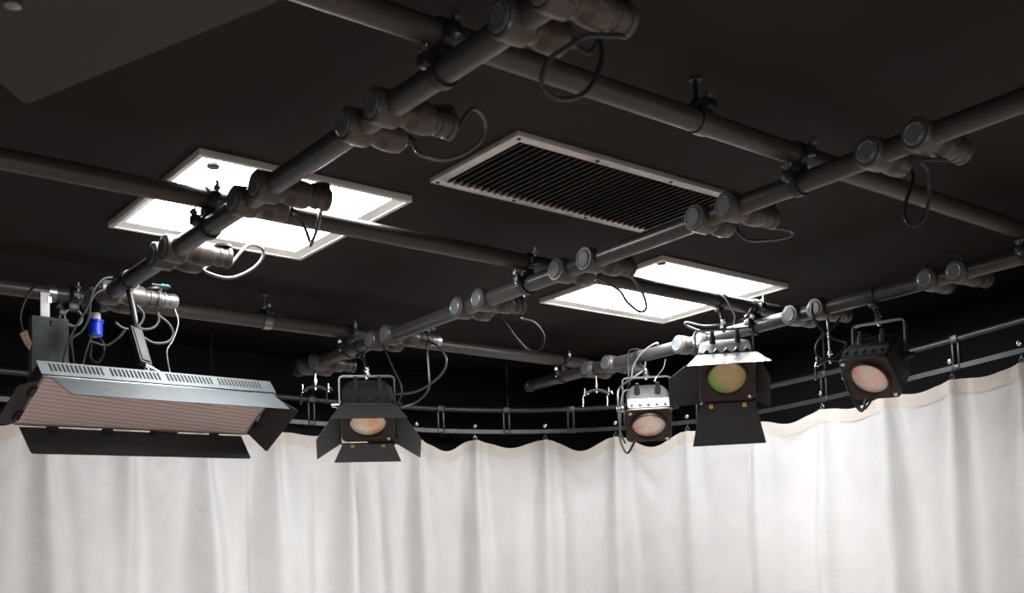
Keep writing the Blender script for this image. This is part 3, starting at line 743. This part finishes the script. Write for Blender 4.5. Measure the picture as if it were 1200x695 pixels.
for s in up_s:
    if not (0 < s < TL): continue
    p, d, nrm = track(s)
    rot = Matrix.Rotation(math.atan2(d.y, d.x), 4, 'Z')
    mb = MB()
    for off in (-.022, .004):
        mb.box((off, 0, (ZR+ZU)/2), (.008, .014, ZU-ZR+.012), Matrix.Translation(p) @ rot, bev=.001)
    mb.box((-.009, 0, ZU), (.036, .030, .028), Matrix.Translation(p) @ rot, bev=.002)
    mb.box((-.009, 0, ZR-.001), (.036, .020, .022), Matrix.Translation(p) @ rot, bev=.002)
    mb.v = [tuple(v) for v in rel(t, mb.v)]
    mb.build('upright', M_track, t)
# stays that fix the track to the wall behind
for s in hook_s:
    p, d, nrm = track(s)
    MB().lathe([(-.004, .0105), (.004, .0105), (.007, .008), (.009, .0005)], Matrix.Translation(rel(t, [p+nrm*.006+Vector((0, 0, ZR+.026))])[0]) @ Matrix.Rotation(math.atan2(nrm.y, nrm.x), 4, 'Z'), 18).build('roller', M_steel, t)
for s in [up_s[i] for i in range(len(up_s)) if i % 2 == 0]:
    if not (0 < s < TL): continue
    p, d, nrm = track(s)
    q = rel(t, [p+Vector((0, 0, ZU)), p+Vector((0, 0, ZC-.012))])
    MB().cyl(q[0], q[1], .004, 10).build('drop_rod', M_black, t)

# ------------------------------------------------------------------ curtain
ZT = ZR-.042
def sm(a, b_, x):
    x = max(0, min(1, (x-a)/(b_-a))); return x*x*(3-2*x)
hk = sorted(hook_s); nh = len(hk)
rng = random.Random(3)
sag = [rng.uniform(.030, .052) for _ in hk]
amp = [rng.uniform(.8, 1.25) for _ in hk]; lean = [rng.uniform(-.10, .10) for _ in hk]; vlean = [rng.uniform(-.12, .12) for _ in hk]
i563 = min(range(nh), key=lambda i: abs(hk[i]-hook_s[hook_s.index(s_of(563, 512, ZR-.035))]) if s_of(563, 512, ZR-.035) in hook_s else abs(hk[i]-s_of(563, 512, ZR-.035)))
for off, sg in ((-4, .03), (-3, .012), (-2, .045), (-1, .050), (0, .033), (1, .054), (2, .055), (3, .02), (4, .030), (5, .020), (6, .018), (7, .014), (8, .014), (9, .014)):
    if 0 <= i563+off < nh: sag[i563+off] = sg
S_R = s_of(880, 560, 2.28)
for k_ in range(nh): amp[k_] *= 1-.45*sm(S_R-.3, S_R+.4, hk[k_])
waves = [(rng.uniform(9, 34), rng.uniform(0, 6.28), rng.uniform(.3, 1), rng.uniform(-2.2, 2.2)) for _ in range(12)]
seams = [s_of(458, 560, 2.28), s_of(632, 560, 2.28), s_of(985, 520, 2.28), s_of(219, 560, 2.25)]
S_L = s_of(330, 560, 2.25)
DEEP = [(s_of(40, 600, 2.2), .035, .022), (s_of(103, 600, 2.2), .022, .03), (s_of(174, 600, 2.2), .045, .020), (s_of(205, 600, 2.2), .03, .018), (s_of(292, 600, 2.2), .022, .03)]
def curtain_pt(s, tt):
    """tt: metres below the top edge"""
    i = max(0, min(nh-2, bisect.bisect_right(hk, s)-1))
    u = (s-hk[i])/(hk[i+1]-hk[i]); u = max(0, min(1, u))
    fl = .09
    uu = max(0, min(1, (u-fl)/(1-2*fl)))
    drop = sag[i]*math.sin(PI*uu)**1.6
    grow = sm(0, .5, tt)
    # pinch at the hooks, belly between them
    d = 0
    for k in (i-1, i, i+1, i+2):
        if 0 <= k < nh:
            c = hk[k]+lean[k]*tt*.25
            w = .017+.026*grow
            d += amp[k]*(.030+.014*grow)*math.exp(-((s-c)/w)**2)*(1-.35*sm(.5, 1.4, tt))
            d -= amp[k]*.018*math.exp(-((s-c-.055-.02*grow)/(.022+.02*grow))**2)
            d -= amp[k]*.014*math.exp(-((s-c+.060+.02*grow)/(.024+.02*grow))**2)
            # secondary soft fold part way
            c2 = hk[k]+.15+vlean[k]*(.5+tt*.4)
            d += .014*sm(.10, .6, tt)*amp[k]*math.exp(-((s-c2)/.055)**2)
    for k in (i, i+1):
        if 0 <= k < nh:
            e_ = abs(s-hk[k])-.022-.42*tt
            d -= .0075*amp[k]*math.exp(-(e_/.010)**2)*math.exp(-tt/.16)*sm(.03, .07, tt)
            e_ = abs(s-hk[k])-.014-.16*tt
            d -= .006*amp[k]*math.exp(-(e_/.008)**2)*math.exp(-tt/.35)*sm(.02, .06, tt)
    for sx, dp, wd in DEEP:
        d -= dp*math.exp(-((s-sx-.03*tt)/wd)**2)*sm(.0, .25, tt)
    # swag creases below a sagging edge: V shape
    vz = sag[i]*3.2*(1-abs(2*u-1)**1.2)
    d += -.016*(sag[i]/.05)*math.exp(-((tt-vz)/.045)**2)*(1-abs(2*u-1))
    lf = 1+2.3*(1-sm(S_L-.45, S_L+.15, s))
    w_ = 0
    for f, ph, a, ln in waves:
        w_ += a*math.sin(f*(s+ln*.03*tt)+ph)
    d += .0055*w_*sm(0, .6, tt)*lf
    for sx in seams:
        d += .005*math.exp(-((s-sx)/.004)**2)*sm(.03, .08, tt)-.004*math.exp(-((s-sx-.012)/.006)**2)*sm(.03, .08, tt)
    p, tg, nrm = track(s)
    return p+nrm*d+Vector((0, 0, ZT-drop-tt))
NS = int(TL/.010)
ts = [0, .006, .014, .022, .030, .036, .039, .042, .046, .054]+[.065+.014*i for i in range(30)]+[.49+.03*i for i in range(20)]+[1.1, 1.3, 1.6, 1.9, 2.22]
def sheet(trows, off=0.0):
    vs, fs = [], []
    for r_ in trows:
        for c in range(NS+1):
            s = TL*c/NS
            p = curtain_pt(s, r_)
            if off: p = p+track(s)[2]*off
            vs.append(p)
    for a in range(len(trows)-1):
        for c in range(NS):
            fs.append([a*(NS+1)+c, a*(NS+1)+c+1, (a+1)*(NS+1)+c+1, (a+1)*(NS+1)+c])
    return MB().add(vs, fs)
cur = sheet(ts).build('curtain', M_curt, sharp=180)
tag(cur, 'long white cotton curtain hanging in soft folds round the studio', 'curtain')
hem = sheet([0, .004, .012, .020, .028, .038, .046, .050, .052], .0030)
hem.build('hem_band', M_hem, cur, sharp=180)
for s in hk:
    p, d, nrm = track(s)
    z = ZR-.030
    mb = MB().path([p+d*(.008*math.cos(2*PI*k/14))+nrm*.002+Vector((0, 0, z+.008*math.sin(2*PI*k/14))) for k in range(14)], .0022, 8, smooth=False, closed=True)
    mb.cyl(p+nrm*.002+Vector((0, 0, z-.007)), curtain_pt(s, .012), .0018, 8)
    mb.cyl(p+nrm*.002+Vector((0, 0, z+.007)), p+nrm*.002+Vector((0, 0, ZR-.012)), .0022, 8)
    mb.build('curtain_hook', M_dsteel, cur)

# ------------------------------------------------------------------ flat panel near the camera, top left
zb = 2.50
p0, p1, p2 = pt(30, 123, z=zb), pt(0, 97, z=zb), pt(330, 0, z=zb)
dirv = (p2-p0).normalized(); side = Vector((-dirv.y, dirv.x, 0))
if side.dot(p1-p0) < 0: side = -side
side = (-FWD - dirv*(-FWD).dot(dirv)); side.z = 0; side.normalize()
if side.dot(Vector((-1, 0, 0))) < 0: side = -side
t = thing('hanging_panel', 'large dark olive-grey flat panel overhead at the top left corner', 'panel', p0)
cdir = (p1-p0); cdir.z = 0
poly = []
L_ = (p2-p0).length*1.9
e = cdir.normalized()
loc0 = Vector((0, 0, 0))
for k in range(7):
    a = k/6; r_ = .018
    A, B = dirv*r_, e*r_
    poly.append(A*(1-a)**2+B*a*a)
far1 = e*.16+Vector((0, 0, 0))
pl = [dirv*L_]+poly+[e*.10, e*.10+side*.55, e*.10+side*.55+dirv*L_]
vs = [v+Vector((0, 0, 0)) for v in pl]+[v+Vector((0, 0, .022)) for v in pl]
n = len(pl)
MB().add(vs, [list(range(n)), list(range(n, 2*n))[::-1]]+[[i, i+n, (i+1) % n+n, (i+1) % n] for i in range(n)]).build('board', M_board, t)
for k in (.25, .8):
    q = side*.25+dirv*L_*k
    MB().cyl(q+Vector((0, 0, .02)), q+Vector((0, 0, ZC-zb)), .006).build('hanger_rod', M_blackm, t)
q = rel(t, [pt(15, 3, z=zb-.004)])[0]
MB().lathe([(0, .012), (.006, .012), (.009, .004)], Matrix.Translation(q) @ Matrix.Rotation(PI/2, 4, 'Y'), 16).build('bolt', M_dsteel, t)

# ------------------------------------------------------------------ light
def area(name, loc, size, power, col, rot=(0, 0, 0)):
    l = bpy.data.lights.new(name, 'AREA'); l.shape = 'RECTANGLE'; l.size, l.size_y = size; l.energy = power; l.color = col
    o = bpy.data.objects.new(name, l); C.objects.link(o); o.location = loc; o.rotation_euler = rot; return o
area('studio_area_light', (-.2, -.4, 2.62), (1.2, 1.2), 27, (1, .985, .97), (0, 0, 0))
area('studio_area_light', (1.9, -.6, 2.62), (1.2, 1.2), 27, (1, .985, .97), (0, 0, 0))
# two added unseen fill lights behind the camera, aimed at the curtain
def aim(o, target):
    o.rotation_euler = (Vector(target)-o.location).to_track_quat('-Z', 'Y').to_euler()
o = area('added_curtain_wash', (-.9, .2, .9), (.8, .8), 10, (1, .99, .98)); aim(o, (2.4, 4.0, 1.6))
o = area('added_curtain_wash', (.9, -1.2, .8), (.8, .8), 10, (1, .99, .98)); aim(o, (3.3, 3.0, 1.7))
w = bpy.data.worlds.new('world'); bpy.context.scene.world = w; w.use_nodes = True
w.node_tree.nodes['Background'].inputs[0].default_value = (.5, .5, .55, 1); w.node_tree.nodes['Background'].inputs[1].default_value = .02
sc = bpy.context.scene
sc.view_settings.view_transform = 'Standard'; sc.view_settings.look = 'None'; sc.view_settings.exposure = .08
cam.dof.use_dof = True; cam.dof.focus_distance = 4.2; cam.dof.aperture_fstop = 6.3
sc.cycles.max_bounces = 8
